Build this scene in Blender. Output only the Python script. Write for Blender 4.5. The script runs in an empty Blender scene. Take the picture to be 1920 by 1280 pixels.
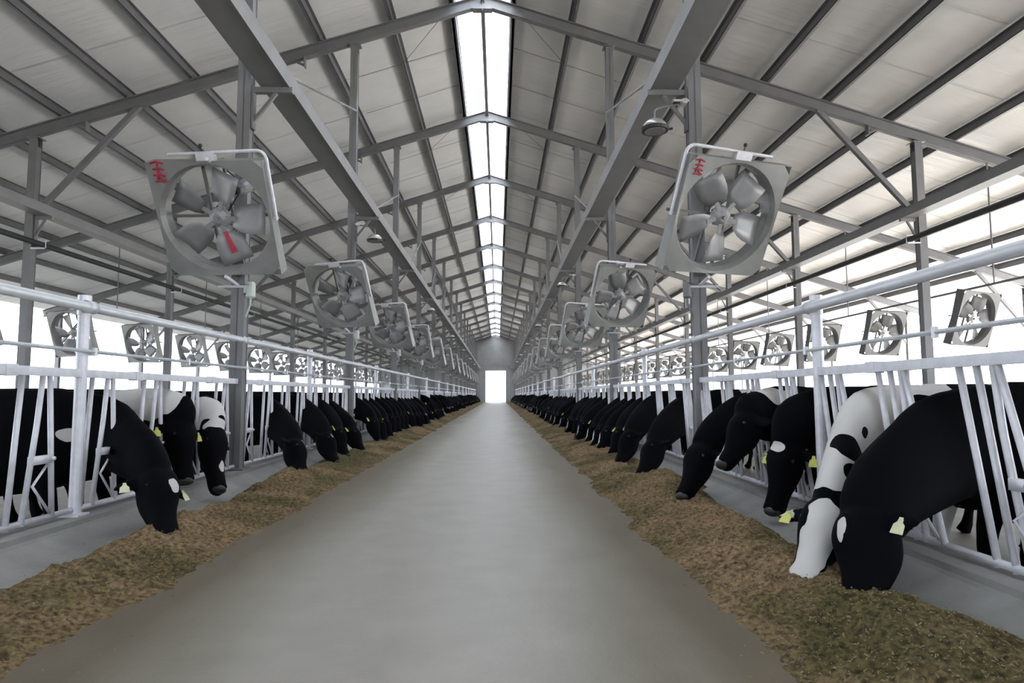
import bpy, bmesh, math, random
from mathutils import Vector, Matrix, noise
import numpy as np
R = random.Random(7)
PI = math.pi
C = bpy.context.scene.collection
sc = bpy.context.scene

# ------------------------------------------------------------------ camera
F, PITCH, YAW, ROLL = 1232.18, .0807, .0217, -.0033
CAM = Vector((.33, 0, 1.05))
r0 = Vector((math.cos(YAW), -math.sin(YAW), 0))
fw = Vector((math.sin(YAW)*math.cos(PITCH), math.cos(YAW)*math.cos(PITCH), math.sin(PITCH)))
u0 = r0.cross(fw)
rx = r0*math.cos(ROLL) + u0*math.sin(ROLL)
ux = -r0*math.sin(ROLL) + u0*math.cos(ROLL)
cd = bpy.data.cameras.new('camera'); cam = bpy.data.objects.new('camera', cd); C.objects.link(cam)
cam.matrix_world = Matrix.Translation(CAM) @ Matrix((rx, ux, -fw)).transposed().to_4x4()
cd.sensor_width = 36; cd.lens = F/1920*36; cd.clip_end = 600; cd.clip_start = .05
sc.camera = cam

# ------------------------------------------------------------------ sky, sun, exposure
w = bpy.data.worlds.new('world'); sc.world = w; w.use_nodes = True
nt = w.node_tree; nt.nodes.clear()
bg = nt.nodes.new('ShaderNodeBackground'); wo = nt.nodes.new('ShaderNodeOutputWorld')
bg.inputs[0].default_value = (.83, .91, 1, 1); bg.inputs[1].default_value = 2.4
nt.links.new(bg.outputs[0], wo.inputs[0])
sl = bpy.data.lights.new('sun', 'SUN'); sun = bpy.data.objects.new('sun', sl); C.objects.link(sun)
sl.energy = 16; sl.angle = math.radians(3); sl.color = (1, .95, .88)
sun.location = (40, 10, 40)
sun.rotation_euler = Vector((-.80, .20, -.62)).to_track_quat('-Z', 'Y').to_euler()
vs = sc.view_settings
vs.view_transform = 'Standard'; vs.look = 'None'; vs.gamma = 1; vs.use_curve_mapping = False
vs.exposure = 1.55
cy = sc.cycles
cy.max_bounces = 8; cy.diffuse_bounces = 5; cy.glossy_bounces = 3; cy.transmission_bounces = 4
cy.caustics_reflective = False; cy.caustics_refractive = False
cy.use_denoising = True; cy.sample_clamp_indirect = 8

# ------------------------------------------------------------------ materials
def mat(name, col, rough=.6, metal=0., var=0., scale=5., bump=0., bscale=40., spec=.5, col2=None, stretch=None):
    m = bpy.data.materials.new(name); m.use_nodes = True
    t = m.node_tree; b = t.nodes['Principled BSDF']
    b.inputs['Roughness'].default_value = rough; b.inputs['Metallic'].default_value = metal
    b.inputs['Specular IOR Level'].default_value = spec
    tc = t.nodes.new('ShaderNodeTexCoord'); mp = t.nodes.new('ShaderNodeMapping')
    t.links.new(tc.outputs['Object'], mp.inputs[0])
    if stretch: mp.inputs['Scale'].default_value = stretch
    nz = t.nodes.new('ShaderNodeTexNoise'); nz.inputs['Scale'].default_value = scale; nz.inputs['Detail'].default_value = 6
    t.links.new(mp.outputs[0], nz.inputs['Vector'])
    cr = t.nodes.new('ShaderNodeValToRGB')
    c2 = col2 or tuple(c*(1-var) for c in col)
    cr.color_ramp.elements[0].position = .35; cr.color_ramp.elements[1].position = .65
    cr.color_ramp.elements[0].color = (*c2, 1); cr.color_ramp.elements[1].color = (*col, 1)
    t.links.new(nz.outputs[0], cr.inputs[0]); t.links.new(cr.outputs[0], b.inputs['Base Color'])
    if bump:
        n2 = t.nodes.new('ShaderNodeTexNoise'); n2.inputs['Scale'].default_value = bscale; n2.inputs['Detail'].default_value = 4
        t.links.new(mp.outputs[0], n2.inputs['Vector'])
        bp = t.nodes.new('ShaderNodeBump'); bp.inputs['Strength'].default_value = bump; bp.inputs['Distance'].default_value = .02
        t.links.new(n2.outputs[0], bp.inputs['Height']); t.links.new(bp.outputs[0], b.inputs['Normal'])
    return m
M_STEEL = mat('grey_painted_steel', (.20, .20, .21), .55, .1, .12, 3)
M_PURLIN = mat('purlin_steel', (.17, .17, .18), .5, .2, .15, 3)
M_GALV = mat('galvanized_tube', (.74, .74, .80), .45, .15, .14, 14)
M_PIPE = mat('white_pipe', (.62, .64, .68), .4, .2, .1, 6)
M_FAN = mat('fan_sheet_metal', (.30, .305, .30), .45, .25, .18, 4)
M_FAN_DIM = mat('fan_sheet_darkened', (.13, .13, .13), .6, .1, .15, 4)  # same fan sheet, colour darkened to offset strong bounce light on right outer fans
M_BLADE = mat('fan_blade_metal', (.34, .34, .35), .45, .2, .15, 5)
M_DARK = mat('dark_rubber', (.02, .02, .022), .6)
M_RED = mat('red_paint', (.50, .05, .10), .5, 0, .3, 20)
M_CONC = mat('apron_concrete', (.30, .30, .29), .55, 0, .3, 2.5, .2, 30)
M_CURB = mat('curb_concrete', (.26, .26, .26), .7, 0, .3, 5, .3, 40)
M_PEN = mat('pen_floor_concrete', (.30, .28, .25), .6, 0, .35, 2)
M_BOUNCE = mat('pale_bounce_yard', (.77, .755, .73), .8, 0, .08, 1)  # assumed outside ground, pale tone added to bounce light onto the right roof
M_LOWBOUNCE = mat('low_bounce_ground', (.20, .19, .17), .9, 0, .2, 1)  # invented dark ground tone, keeps bounced light off the left roof
M_WALL = mat('painted_gable_sheet', (.26, .265, .28), .6, 0, .1, 2)
M_TAG = mat('yellow_plastic', (.62, .62, .16), .5, 0, .1, 30)
M_PTAG = mat('pale_plastic', (.72, .72, .50), .5, 0, .1, 30)
M_EYE = mat('eye', (.006, .005, .005), .3)
M_LAMP = mat('lamp_reflector', (.50, .51, .50), .3, .5, .1, 4)
M_GLASS = mat('lamp_lens', (.25, .25, .24), .2)
M_BED = mat('sand_bedding', (.45, .41, .34), .9, 0, .2, 3)
M_BOX = mat('pale_green_box', (.50, .56, .53), .5)

def roof_mat():
    m = bpy.data.materials.new('roof_insulation_sheet'); m.use_nodes = True
    t = m.node_tree; b = t.nodes['Principled BSDF']
    tc = t.nodes.new('ShaderNodeTexCoord')
    nz = t.nodes.new('ShaderNodeTexNoise'); nz.inputs['Scale'].default_value = .9; nz.inputs['Detail'].default_value = 5
    t.links.new(tc.outputs['Object'], nz.inputs['Vector'])
    cr = t.nodes.new('ShaderNodeValToRGB')
    cr.color_ramp.elements[0].position = .3; cr.color_ramp.elements[1].position = .7
    cr.color_ramp.elements[0].color = (.66, .66, .66, 1); cr.color_ramp.elements[1].color = (.75, .75, .745, 1)
    t.links.new(nz.outputs[0], cr.inputs[0]); t.links.new(cr.outputs[0], b.inputs['Base Color'])
    b.inputs['Roughness'].default_value = .42
    # quilted foil wrinkles plus sheet laps every few metres
    n2 = t.nodes.new('ShaderNodeTexNoise'); n2.inputs['Scale'].default_value = 1.0; n2.inputs['Detail'].default_value = 3
    mp = t.nodes.new('ShaderNodeMapping'); mp.inputs['Scale'].default_value = (.7, 5, .7)
    t.links.new(tc.outputs['Object'], mp.inputs[0]); t.links.new(mp.outputs[0], n2.inputs['Vector'])
    wv = t.nodes.new('ShaderNodeTexWave'); wv.bands_direction = 'Y'; wv.inputs['Scale'].default_value = .165
    wv.wave_profile = 'SIN'; t.links.new(tc.outputs['Object'], wv.inputs['Vector'])
    pw = t.nodes.new('ShaderNodeMath'); pw.operation = 'POWER'; pw.inputs[1].default_value = 300
    t.links.new(wv.outputs[1], pw.inputs[0])
    ad = t.nodes.new('ShaderNodeMath'); ad.operation = 'ADD'
    t.links.new(n2.outputs[0], ad.inputs[0]); t.links.new(pw.outputs[0], ad.inputs[1])
    bp = t.nodes.new('ShaderNodeBump'); bp.inputs['Strength'].default_value = .6; bp.inputs['Distance'].default_value = .06
    t.links.new(ad.outputs[0], bp.inputs['Height']); t.links.new(bp.outputs[0], b.inputs['Normal'])
    return m
M_ROOF = roof_mat()

def skylight_mat():
    m = bpy.data.materials.new('translucent_skylight_sheet'); m.use_nodes = True
    t = m.node_tree; t.nodes.remove(t.nodes['Principled BSDF'])
    o = t.nodes['Material Output']
    a = t.nodes.new('ShaderNodeBsdfTranslucent'); d = t.nodes.new('ShaderNodeBsdfDiffuse'); x = t.nodes.new('ShaderNodeMixShader')
    a.inputs[0].default_value = (.93, .96, 1, 1); d.inputs[0].default_value = (.9, .92, .93, 1); x.inputs[0].default_value = .25
    t.links.new(a.outputs[0], x.inputs[1]); t.links.new(d.outputs[0], x.inputs[2]); t.links.new(x.outputs[0], o.inputs[0])
    return m
M_SKY = skylight_mat()

def road_mat():
    """feed alley: smooth grey concrete, brown feed dust trodden in towards both edges"""
    m = bpy.data.materials.new('feed_alley_concrete'); m.use_nodes = True
    t = m.node_tree; b = t.nodes['Principled BSDF']; L = t.links.new
    tc = t.nodes.new('ShaderNodeTexCoord'); sp = t.nodes.new('ShaderNodeSeparateXYZ'); L(tc.outputs['Object'], sp.inputs[0])
    ab = t.nodes.new('ShaderNodeMath'); ab.operation = 'ABSOLUTE'; 
    of = t.nodes.new('ShaderNodeMath'); of.operation = 'ADD'; of.inputs[1].default_value = .06
    L(sp.outputs[0], of.inputs[0]); L(of.outputs[0], ab.inputs[0])
    nz = t.nodes.new('ShaderNodeTexNoise'); nz.inputs['Scale'].default_value = .9; nz.inputs['Detail'].default_value = 7
    mp = t.nodes.new('ShaderNodeMapping'); mp.inputs['Scale'].default_value = (1.4, .35, 1)
    L(tc.outputs['Object'], mp.inputs[0]); L(mp.outputs[0], nz.inputs['Vector'])
    ma = t.nodes.new('ShaderNodeMath'); ma.operation = 'MULTIPLY_ADD'; ma.inputs[1].default_value = .7
    L(nz.outputs[0], ma.inputs[0]); L(ab.outputs[0], ma.inputs[2])
    cr = t.nodes.new('ShaderNodeValToRGB'); e = cr.color_ramp.elements
    e[0].position = .95/2.5; e[0].color = (.385, .366, .328, 1)
    e[1].position = 1.62/2.5; e[1].color = (.165, .135, .092, 1)
    k = e.new(1.28/2.5); k.color = (.27, .25, .205, 1)
    sc_ = t.nodes.new('ShaderNodeMath'); sc_.operation = 'MULTIPLY'; sc_.inputs[1].default_value = 1/2.5
    L(ma.outputs[0], sc_.inputs[0]); L(sc_.outputs[0], cr.inputs[0])
    n2 = t.nodes.new('ShaderNodeTexNoise'); n2.inputs['Scale'].default_value = 3; n2.inputs['Detail'].default_value = 8
    L(tc.outputs['Object'], n2.inputs['Vector'])
    mx = t.nodes.new('ShaderNodeMixRGB'); mx.blend_type = 'MULTIPLY'; mx.inputs[0].default_value = .28
    L(cr.outputs[0], mx.inputs[1]); L(n2.outputs[0], mx.inputs[2]); L(mx.outputs[0], b.inputs['Base Color'])
    b.inputs['Roughness'].default_value = .5
    bp = t.nodes.new('ShaderNodeBump'); bp.inputs['Strength'].default_value = .08; bp.inputs['Distance'].default_value = .02
    n3 = t.nodes.new('ShaderNodeTexNoise'); n3.inputs['Scale'].default_value = 40; L(tc.outputs['Object'], n3.inputs['Vector'])
    L(n3.outputs[0], bp.inputs['Height']); L(bp.outputs[0], b.inputs['Normal'])
    return m
M_ROAD = road_mat()

def feed_mat():
    m = bpy.data.materials.new('mixed_silage'); m.use_nodes = True
    t = m.node_tree; b = t.nodes['Principled BSDF']; L = t.links.new
    tc = t.nodes.new('ShaderNodeTexCoord')
    def ns(s, d):
        n = t.nodes.new('ShaderNodeTexNoise'); n.inputs['Scale'].default_value = s; n.inputs['Detail'].default_value = d
        L(tc.outputs['Object'], n.inputs['Vector']); return n
    a, f = ns(1.3, 4), ns(34, 6)
    c1 = t.nodes.new('ShaderNodeValToRGB'); e = c1.color_ramp.elements
    e[0].position = .40; e[0].color = (.10, .088, .040, 1); e[1].position = .60; e[1].color = (.25, .178, .112, 1)
    L(a.outputs[0], c1.inputs[0])
    c2 = t.nodes.new('ShaderNodeValToRGB'); e = c2.color_ramp.elements
    e[0].position = .32; e[0].color = (.35, .33, .3, 1); e[1].position = .68; e[1].color = (1.5, 1.45, 1.3, 1)
    L(f.outputs[0], c2.inputs[0])
    mx = t.nodes.new('ShaderNodeMixRGB'); mx.blend_type = 'MULTIPLY'; mx.inputs[0].default_value = 1
    L(c1.outputs[0], mx.inputs[1]); L(c2.outputs[0], mx.inputs[2]); L(mx.outputs[0], b.inputs['Base Color'])
    b.inputs['Roughness'].default_value = .9; b.inputs['Specular IOR Level'].default_value = .2
    bp = t.nodes.new('ShaderNodeBump'); bp.inputs['Strength'].default_value = .9; bp.inputs['Distance'].default_value = .02
    g = ns(60, 5); L(g.outputs[0], bp.inputs['Height']); L(bp.outputs[0], b.inputs['Normal'])
    return m
M_FEED = feed_mat()
M_STRAW = mat('straw_bits', (.34, .265, .165), .8, 0, 0, 9, col2=(.13, .10, .055))

def coat_mat():
    m = bpy.data.materials.new('holstein_coat'); m.use_nodes = True
    t = m.node_tree; b = t.nodes['Principled BSDF']; L = t.links.new
    at = t.nodes.new('ShaderNodeAttribute'); at.attribute_name = 'patch'
    tc = t.nodes.new('ShaderNodeTexCoord'); nz = t.nodes.new('ShaderNodeTexNoise'); nz.inputs['Scale'].default_value = 30; nz.inputs['Detail'].default_value = 3
    L(tc.outputs['Object'], nz.inputs['Vector'])
    ma = t.nodes.new('ShaderNodeMath'); ma.operation = 'MULTIPLY_ADD'; ma.inputs[1].default_value = .12
    L(nz.outputs[0], ma.inputs[0]); L(at.outputs['Fac'], ma.inputs[2])
    cr = t.nodes.new('ShaderNodeValToRGB'); e = cr.color_ramp.elements
    e[0].position = .55; e[0].color = (.0016, .0017, .0032, 1); e[1].position = .575; e[1].color = (.60, .59, .58, 1)
    L(ma.outputs[0], cr.inputs[0]); L(cr.outputs[0], b.inputs['Base Color'])
    b.inputs['Roughness'].default_value = .8; b.inputs['Specular IOR Level'].default_value = .07
    return m
M_COAT = coat_mat()
M_MUZ = mat('muzzle_skin', (.03, .028, .028), .45, 0, .3, 20)

# ------------------------------------------------------------------ mesh helpers
def mesh_obj(name, bm, m, parent=None, smooth=False, loc=None):
    me = bpy.data.meshes.new(name); bm.to_mesh(me); bm.free()
    me.materials.append(m)
    if smooth: me.shade_smooth()
    o = bpy.data.objects.new(name, me); C.objects.link(o)
    if parent: o.parent = parent
    if loc: o.location = loc
    return o
def box(bm, a, b):
    a, b = Vector(a), Vector(b)
    v = [bm.verts.new((x, y, z)) for z in (a.z, b.z) for y in (a.y, b.y) for x in (a.x, b.x)]
    for f in ((0,2,3,1), (4,5,7,6), (0,1,5,4), (2,6,7,3), (0,4,6,2), (1,3,7,5)): bm.faces.new([v[i] for i in f])
def bar(bm, p, q, w_, d_=None, up=(0, 0, 1)):
    """rectangular bar from p to q"""
    p, q = Vector(p), Vector(q); d_ = d_ or w_
    t = (q-p).normalized(); s = t.cross(Vector(up))
    if s.length < 1e-3: s = t.cross(Vector((0, 1, 0)))
    s.normalize(); n = s.cross(t)
    v = [bm.verts.new(c + s*i*w_/2 + n*j*d_/2) for c in (p, q) for i, j in ((-1,-1), (1,-1), (1,1), (-1,1))]
    for f in ((3,2,1,0), (4,5,6,7), (0,1,5,4), (1,2,6,5), (2,3,7,6), (3,0,4,7)): bm.faces.new([v[i] for i in f])
def tube(bm, pts, r, n=8, closed=False):
    pts = [Vector(p) for p in pts]; rings = []; prev = None
    for i, p in enumerate(pts):
        a = pts[i-1] if i else (pts[-1] if closed else p); b = pts[i+1] if i < len(pts)-1 else (pts[0] if closed else p)
        t = (b-a).normalized()
        if prev is None:
            s = t.cross(Vector((0, 0, 1)))
            if s.length < .05: s = t.cross(Vector((0, 1, 0)))
        else: s = prev - t*prev.dot(t)
        s.normalize(); prev = s; u = t.cross(s)
        rr = r[i] if isinstance(r, (list, tuple)) else r
        rings.append([bm.verts.new(p + (s*math.cos(2*PI*k/n) + u*math.sin(2*PI*k/n))*rr) for k in range(n)])
    m = len(rings)
    for i in range(m if closed else m-1):
        A, B = rings[i], rings[(i+1) % m]
        for k in range(n): bm.faces.new((A[k], A[(k+1) % n], B[(k+1) % n], B[k]))
    if not closed:
        bm.faces.new(rings[0][::-1]); bm.faces.new(rings[-1])
def arc(pts, rad, steps=5):
    """round the inner corners of a polyline"""
    pts = [Vector(p) for p in pts]; out = [pts[0]]
    for a, b, c in zip(pts, pts[1:], pts[2:]):
        d1, d2 = (a-b), (c-b); k = min(rad, d1.length*.45, d2.length*.45)
        s, e = b + d1.normalized()*k, b + d2.normalized()*k
        for i in range(steps+1):
            t = i/steps; out.append(s*(1-t)**2 + b*2*t*(1-t) + e*t*t)
    return out + [pts[-1]]
def empty(name, loc, rot=(0, 0, 0)):
    o = bpy.data.objects.new(name, None); C.objects.link(o); o.location = loc; o.rotation_euler = rot
    o.empty_display_size = .2
    return o
def tag(o, label=None, cat=None, group=None, kind=None):
    if label: o['label'] = label
    if cat: o['category'] = cat
    if group: o['group'] = group
    if kind: o['kind'] = kind
    return o
def copy_tree(o, parent=None):
    c = o.copy(); C.objects.link(c)
    if parent: c.parent = parent
    for ch in list(o.children): copy_tree(ch, c)
    return c
ORD = ['nearest', 'second', 'third', 'fourth', 'fifth', 'sixth', 'seventh', 'eighth', 'ninth', 'tenth']
SIDE = {-1: 'left', 1: 'right'}
NB = bmesh.new

# ------------------------------------------------------------------ dimensions
COLX, OUTX, EAVE = 2.76, 9.63, 17.2
RIDGE, SL = 9.66, .315
YS = [-9.99 + 6*k for k in range(0, 19)]          # frame planes: ... 2.01, 8.01, 14.01 ...
Y0, Y1 = YS[0], YS[-1]
CURBZ, TOPZ = .17, 1.19
PENZ = -.26
def rz(x): return RIDGE - SL*abs(x)               # underside of rafters

# ------------------------------------------------------------------ setting
bm = NB(); box(bm, (-2.66, Y0, -.3), (2.66, Y1+12, 0)); tag(mesh_obj('floor', bm, M_ROAD), 'smooth grey concrete feed alley between the two cow rows', 'floor', kind='structure')
for s in (-1, 1):
    bm = NB(); box(bm, (min(s*2.98, s*(EAVE-.1)), Y0, PENZ-.2), (max(s*2.98, s*(EAVE-.1)), Y1, PENZ))
    tag(mesh_obj('floor', bm, M_PEN), f'concrete pen floor on the {SIDE[s]} behind the headlocks', 'floor', kind='structure')
    # sloping concrete apron up to the curb under the headlocks
    bm = NB(); n = 0
    prof = [(2.30, -.02), (2.30, .004), (2.50, .05), (2.64, .115), (2.655, .135), (2.66, CURBZ), (2.98, CURBZ), (2.98, PENZ-.1)]
    A = [bm.verts.new((s*x, Y0, z)) for x, z in prof]; B = [bm.verts.new((s*x, Y1, z)) for x, z in prof]
    for i in range(len(prof)-1): bm.faces.new((A[i], A[i+1], B[i+1], B[i]))
    bm.faces.new(A); bm.faces.new(B[::-1]); bmesh.ops.recalc_face_normals(bm, faces=bm.faces)
    tag(mesh_obj('trim_1' if s < 0 else 'trim_2', bm, M_CONC), f'low concrete feed curb under the {SIDE[s]} headlocks', 'curb', kind='structure')
    bm = NB(); box(bm, (min(s*EAVE, s*(EAVE-.18)), Y0, PENZ-.2), (max(s*EAVE, s*(EAVE-.18)), Y1, .55))
    tag(mesh_obj('wall_'+SIDE[s], bm, M_WALL), f'low side wall along the open {SIDE[s]} side', 'wall', kind='structure')
bm = NB(); box(bm, (-10, -60, -.75), (150, 260, -.5)); tag(mesh_obj('ground', bm, M_BOUNCE), 'assumed yard outside the open right side, pale to bounce light', 'ground', kind='structure')
bm = NB(); box(bm, (-150, -60, -.75), (-10, 260, -.5)); tag(mesh_obj('ground', bm, M_LOWBOUNCE), 'assumed ground outside the open left side, dark to cut bounced light', 'ground', kind='structure')
# roof sheets with an open ridge strip closed by a translucent skylight
for s in (-1, 1):
    bm = NB(); x0, x1 = .62, EAVE+.6; t0, t1 = .46, .50
    P = [(x0, rz(x0)+t0), (x1, rz(x1)+t0), (x1, rz(x1)+t1), (x0, rz(x0)+t1)]
    A = [bm.verts.new((s*x, Y0-1, z)) for x, z in P]; B = [bm.verts.new((s*x, Y1+1, z)) for x, z in P]
    for i in range(4): bm.faces.new((A[i], A[(i+1) % 4], B[(i+1) % 4], B[i]))
    bm.faces.new(A); bm.faces.new(B[::-1]); bmesh.ops.recalc_face_normals(bm, faces=bm.faces)
    tag(mesh_obj('ceiling', bm, M_ROOF), f'pale underside of the {SIDE[s]} roof slope', 'ceiling', kind='structure')
bm = NB(); t0 = .62
P = [(-.72, rz(.72)+t0), (0, rz(0)+t0), (.72, rz(.72)+t0), (.72, rz(.72)+t0+.01), (0, rz(0)+t0+.01), (-.72, rz(.72)+t0+.01)]
A = [bm.verts.new((x, Y0-1, z)) for x, z in P]; B = [bm.verts.new((x, Y1+1, z)) for x, z in P]
for i in range(6): bm.faces.new((A[i], A[(i+1) % 6], B[(i+1) % 6], B[i]))
bmesh.ops.recalc_face_normals(bm, faces=bm.faces)
tag(mesh_obj('window_1', bm, M_SKY), 'long bright translucent skylight strip along the ridge', 'skylight', kind='structure')
# gable walls with a drive-through opening
def gable(y, name, label, hw, hh):
    bm = NB(); zt = lambda x: rz(x)+.45
    X = EAVE
    polys = [[(-X, PENZ-.3), (-hw, PENZ-.3), (-hw, zt(hw)), (-X, zt(X))], [(X, PENZ-.3), (hw, PENZ-.3), (hw, zt(hw)), (X, zt(X))],
             [(-hw, hh), (hw, hh), (hw, zt(hw)), (0, zt(0)), (-hw, zt(hw))]]
    for pl in polys:
        A = [bm.verts.new((x, y, z)) for x, z in pl]; B = [bm.verts.new((x, y+.12, z)) for x, z in pl]
        bm.faces.new(A); bm.faces.new(B[::-1])
        for i in range(len(pl)): bm.faces.new((A[i], A[(i+1) % len(pl)], B[(i+1) % len(pl)], B[i]))
    bmesh.ops.recalc_face_normals(bm, faces=bm.faces)
    tag(mesh_obj(name, bm, M_WALL), label, 'wall', kind='structure')
gable(Y1+.2, 'wall_back', 'far gable wall around the bright end doorway', 1.5, 4.6)
gable(Y0-.4, 'wall_front', 'gable wall behind the viewer', 2.6, 5.0)

# ------------------------------------------------------------------ steel frames
def xz_bar(bm, y, a, b, w_, d_): bar(bm, (a[0], y, a[1]), (b[0], y, b[1]), w_, d_, up=(0, 0, 1))
def make_truss():
    t = empty('roof_truss', (0, 0, 0))
    for s in (-1, 1):
        bm = NB()                                   # I-section rafter: web and two flanges
        x1 = EAVE+.3; dz = .26
        a, b = Vector((0, 0, RIDGE)), Vector((s*x1, 0, RIDGE-SL*x1))
        bar(bm, a+Vector((0,0,dz/2)), b+Vector((0,0,dz/2)), .02, dz)
        bar(bm, a+Vector((0,0,.012)), b+Vector((0,0,.012)), .15, .02)
        bar(bm, a+Vector((0,0,dz-.01)), b+Vector((0,0,dz-.01)), .15, .02)
        mesh_obj('rafter', bm, M_STEEL, t)
        bm = NB(); bar(bm, (s*9.5, 0, 5.0), (s*7.45, 0, rz(7.45)+.02), .1, .1); mesh_obj('knee_brace', bm, M_STEEL, t)
        bm = NB(); bar(bm, (s*(EAVE-.25), 0, 2.9), (s*(EAVE-1.9), 0, rz(EAVE-1.9)+.02), .09, .09); mesh_obj('knee_brace', bm, M_STEEL, t)
        bm = NB()
        for x in (3.9, 8.55):                       # stiffening cleats on the lower flange
            box(bm, (s*x-.012, -.07, rz(x)-.20), (s*x+.012, .07, rz(x)+.02))
            bar(bm, (s*x, 0, rz(x)-.16), (s*(x+.22), 0, rz(x+.22)+.01), .02, .05)
        mesh_obj('cleat', bm, M_STEEL, t)
    bm = NB(); box(bm, (-.22, -.09, RIDGE-.09), (.22, .09, RIDGE-.0)); box(bm, (-.012, -.08, RIDGE-.12), (.012, .08, RIDGE+.3)); mesh_obj('ridge_plate', bm, M_STEEL, t)
    return t
proto = make_truss()
vis = [y for y in YS if y > 9]
def nth(y, base=8.01, step=6):
    k = int(round((y-base)/step)); return k
for i, y in enumerate(YS):
    t = proto if i == 0 else copy_tree(proto)
    t.location = (0, y, 0)
    k = nth(y, 14.01)
    lab = f'grey steel roof truss, {ORD[k]} from the camera in view' if 0 <= k < 8 else ('grey steel roof truss far down the barn' if k >= 8 else 'grey steel roof truss overhead, above the picture')
    tag(t, lab, 'roof truss', 'steel roof trusses', kind='structure')

def make_column(x, w_, d_, name, zb, ztop):
    t = empty(name, (x, 0, 0))
    bm = NB(); hw, hd = w_/2, d_/2
    box(bm, (-hw, -hd, zb), (hw, -hd+.012, ztop)); box(bm, (-hw, hd-.012, zb), (hw, hd, ztop)); box(bm, (-.008, -hd, zb), (.008, hd, ztop))
    box(bm, (-hw+.01, -hd+.012, zb), (hw-.01, hd-.012, ztop-.2))
    mesh_obj('shaft', bm, M_STEEL, t)
    bm = NB(); box(bm, (-hw-.06, -hd-.06, zb), (hw+.06, hd+.06, zb+.02)); mesh_obj('base_plate', bm, M_STEEL, t)
    bm = NB(); box(bm, (-hw-.05, -hd-.05, ztop-.02), (hw+.05, hd+.05, ztop)); mesh_obj('cap_plate', bm, M_STEEL, t)
    return t
for s in (-1, 1):
    for (x, w_, d_, nm, word, zb) in ((COLX, .16, .15, 'steel_column', 'inner', CURBZ), (OUTX, .17, .17, 'steel_column', 'outer', PENZ), (EAVE-.35, .15, .15, 'steel_column', 'side', PENZ)):
        x_ = x + (.05 if word == 'inner' else 0)
        pr = make_column(s*x_, w_, d_, nm, zb, rz(x_+w_/2)-.0)
        if word != 'side':                          # bracket carrying the lengthwise beam
            bm = NB(); xi = s*(-w_/2); e = -s*.58 if word == 'inner' else -s*.45; zz = 4.85
            bar(bm, (xi, 0, zz), (e, 0, zz), .07, .07); bar(bm, (xi, 0, zz-.42), (e*.65, 0, zz-.03), .04, .04)
            box(bm, (min(xi, xi-s*.03), -.05, zz-.5), (max(xi, xi-s*.03), .05, zz+.05))
            mesh_obj('bracket', bm, M_STEEL, pr)
        first = True
        for y in YS:
            if y < -5: continue
            t = pr if first else copy_tree(pr); first = False
            t.location = (s*x_, y, 0); k = nth(y)
            if word == 'inner': lab = f'{ORD[k]} grey steel column along the {SIDE[s]} headlock row' if 0 <= k < 6 else f'grey steel column far down the {SIDE[s]} headlock row'
            elif word == 'outer': lab = f'{ORD[k-1]} visible outer steel column on the {SIDE[s]} behind the pens' if 1 <= k < 6 else f'outer steel column far down the {SIDE[s]} pens'
            else: lab = f'slim steel column at the open {SIDE[s]} side of the barn'
            if k < 0: lab = f'{word} steel column beside the camera on the {SIDE[s]}, out of view'
            tag(t, lab, 'column', f'{word} steel columns on the {SIDE[s]}', kind='structure')

# purlins: one long Z section each
PX = [.68, 2.0] + [3.55+1.38*i for i in range(10)]
for s in (-1, 1):
    for i, x in enumerate(PX):
        bm = NB(); zb = rz(x)+.265; h = .17
        box(bm, (s*x-.006, Y0-1, zb), (s*x+.006, Y1+.1, zb+h))
        box(bm, (s*x-.006, Y0-1, zb), (s*x+s*.07 if s > 0 else s*x+.006, Y1+.1, zb+.008)) if s > 0 else box(bm, (s*x-.07, Y0-1, zb), (s*x+.006, Y1+.1, zb+.008))
        box(bm, (s*x-.07, Y0-1, zb+h-.008), (s*x+.006, Y1+.1, zb+h)) if s > 0 else box(bm, (s*x-.006, Y0-1, zb+h-.008), (s*x+.07, Y1+.1, zb+h))
        if i == 0: box(bm, (s*x-.05, Y0-1, zb), (s*x+.05, Y1+.1, zb+h))
        nm = ['beside the skylight'] + [f'{q} out from the ridge' for q in ('first', 'second', 'third', 'fourth', 'fifth', 'sixth', 'seventh', 'eighth', 'ninth', 'tenth', 'eleventh')]
        tag(mesh_obj('roof_purlin', bm, M_PURLIN), f'long roof purlin on the {SIDE[s]} slope, {nm[i]}', 'purlin', 'roof purlins', kind='structure')
bm = NB(); box(bm, (-.045, Y0-1, RIDGE+.1), (.045, Y1+.1, RIDGE+.45)); tag(mesh_obj('roof_purlin', bm, M_STEEL), 'dark ridge purlin down the middle of the skylight', 'purlin', 'roof purlins', kind='structure')

# thin sag rods, two sets in each bay
def make_rods():
    bm = NB()
    for d in (2.0, 4.0):
        for s in (-1, 1):
            tube(bm, [(s*.1, d, rz(0)+.36), (s*3.35, d+.02, rz(3.35)+.36)], .006, 5)
    for s in (-1, 1): tube(bm, [(s*2.0, 1.9, rz(2)+.33), (s*.68, .1, rz(.68)+.33)], .007, 5)
    return mesh_obj('sag_rod', bm, M_PURLIN)
pr = make_rods()
for i, y in enumerate(YS[:-1]):
    o = pr if i == 0 else copy_tree(pr); o.location = (0, y, 0)
    tag(o, f'thin sag rods crossing the skylight in the {ORD[i-4]} bay in view' if 4 <= i < 10 else 'thin sag rods crossing the skylight far away or overhead', 'sag rod', 'sag rods', kind='structure')

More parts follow.
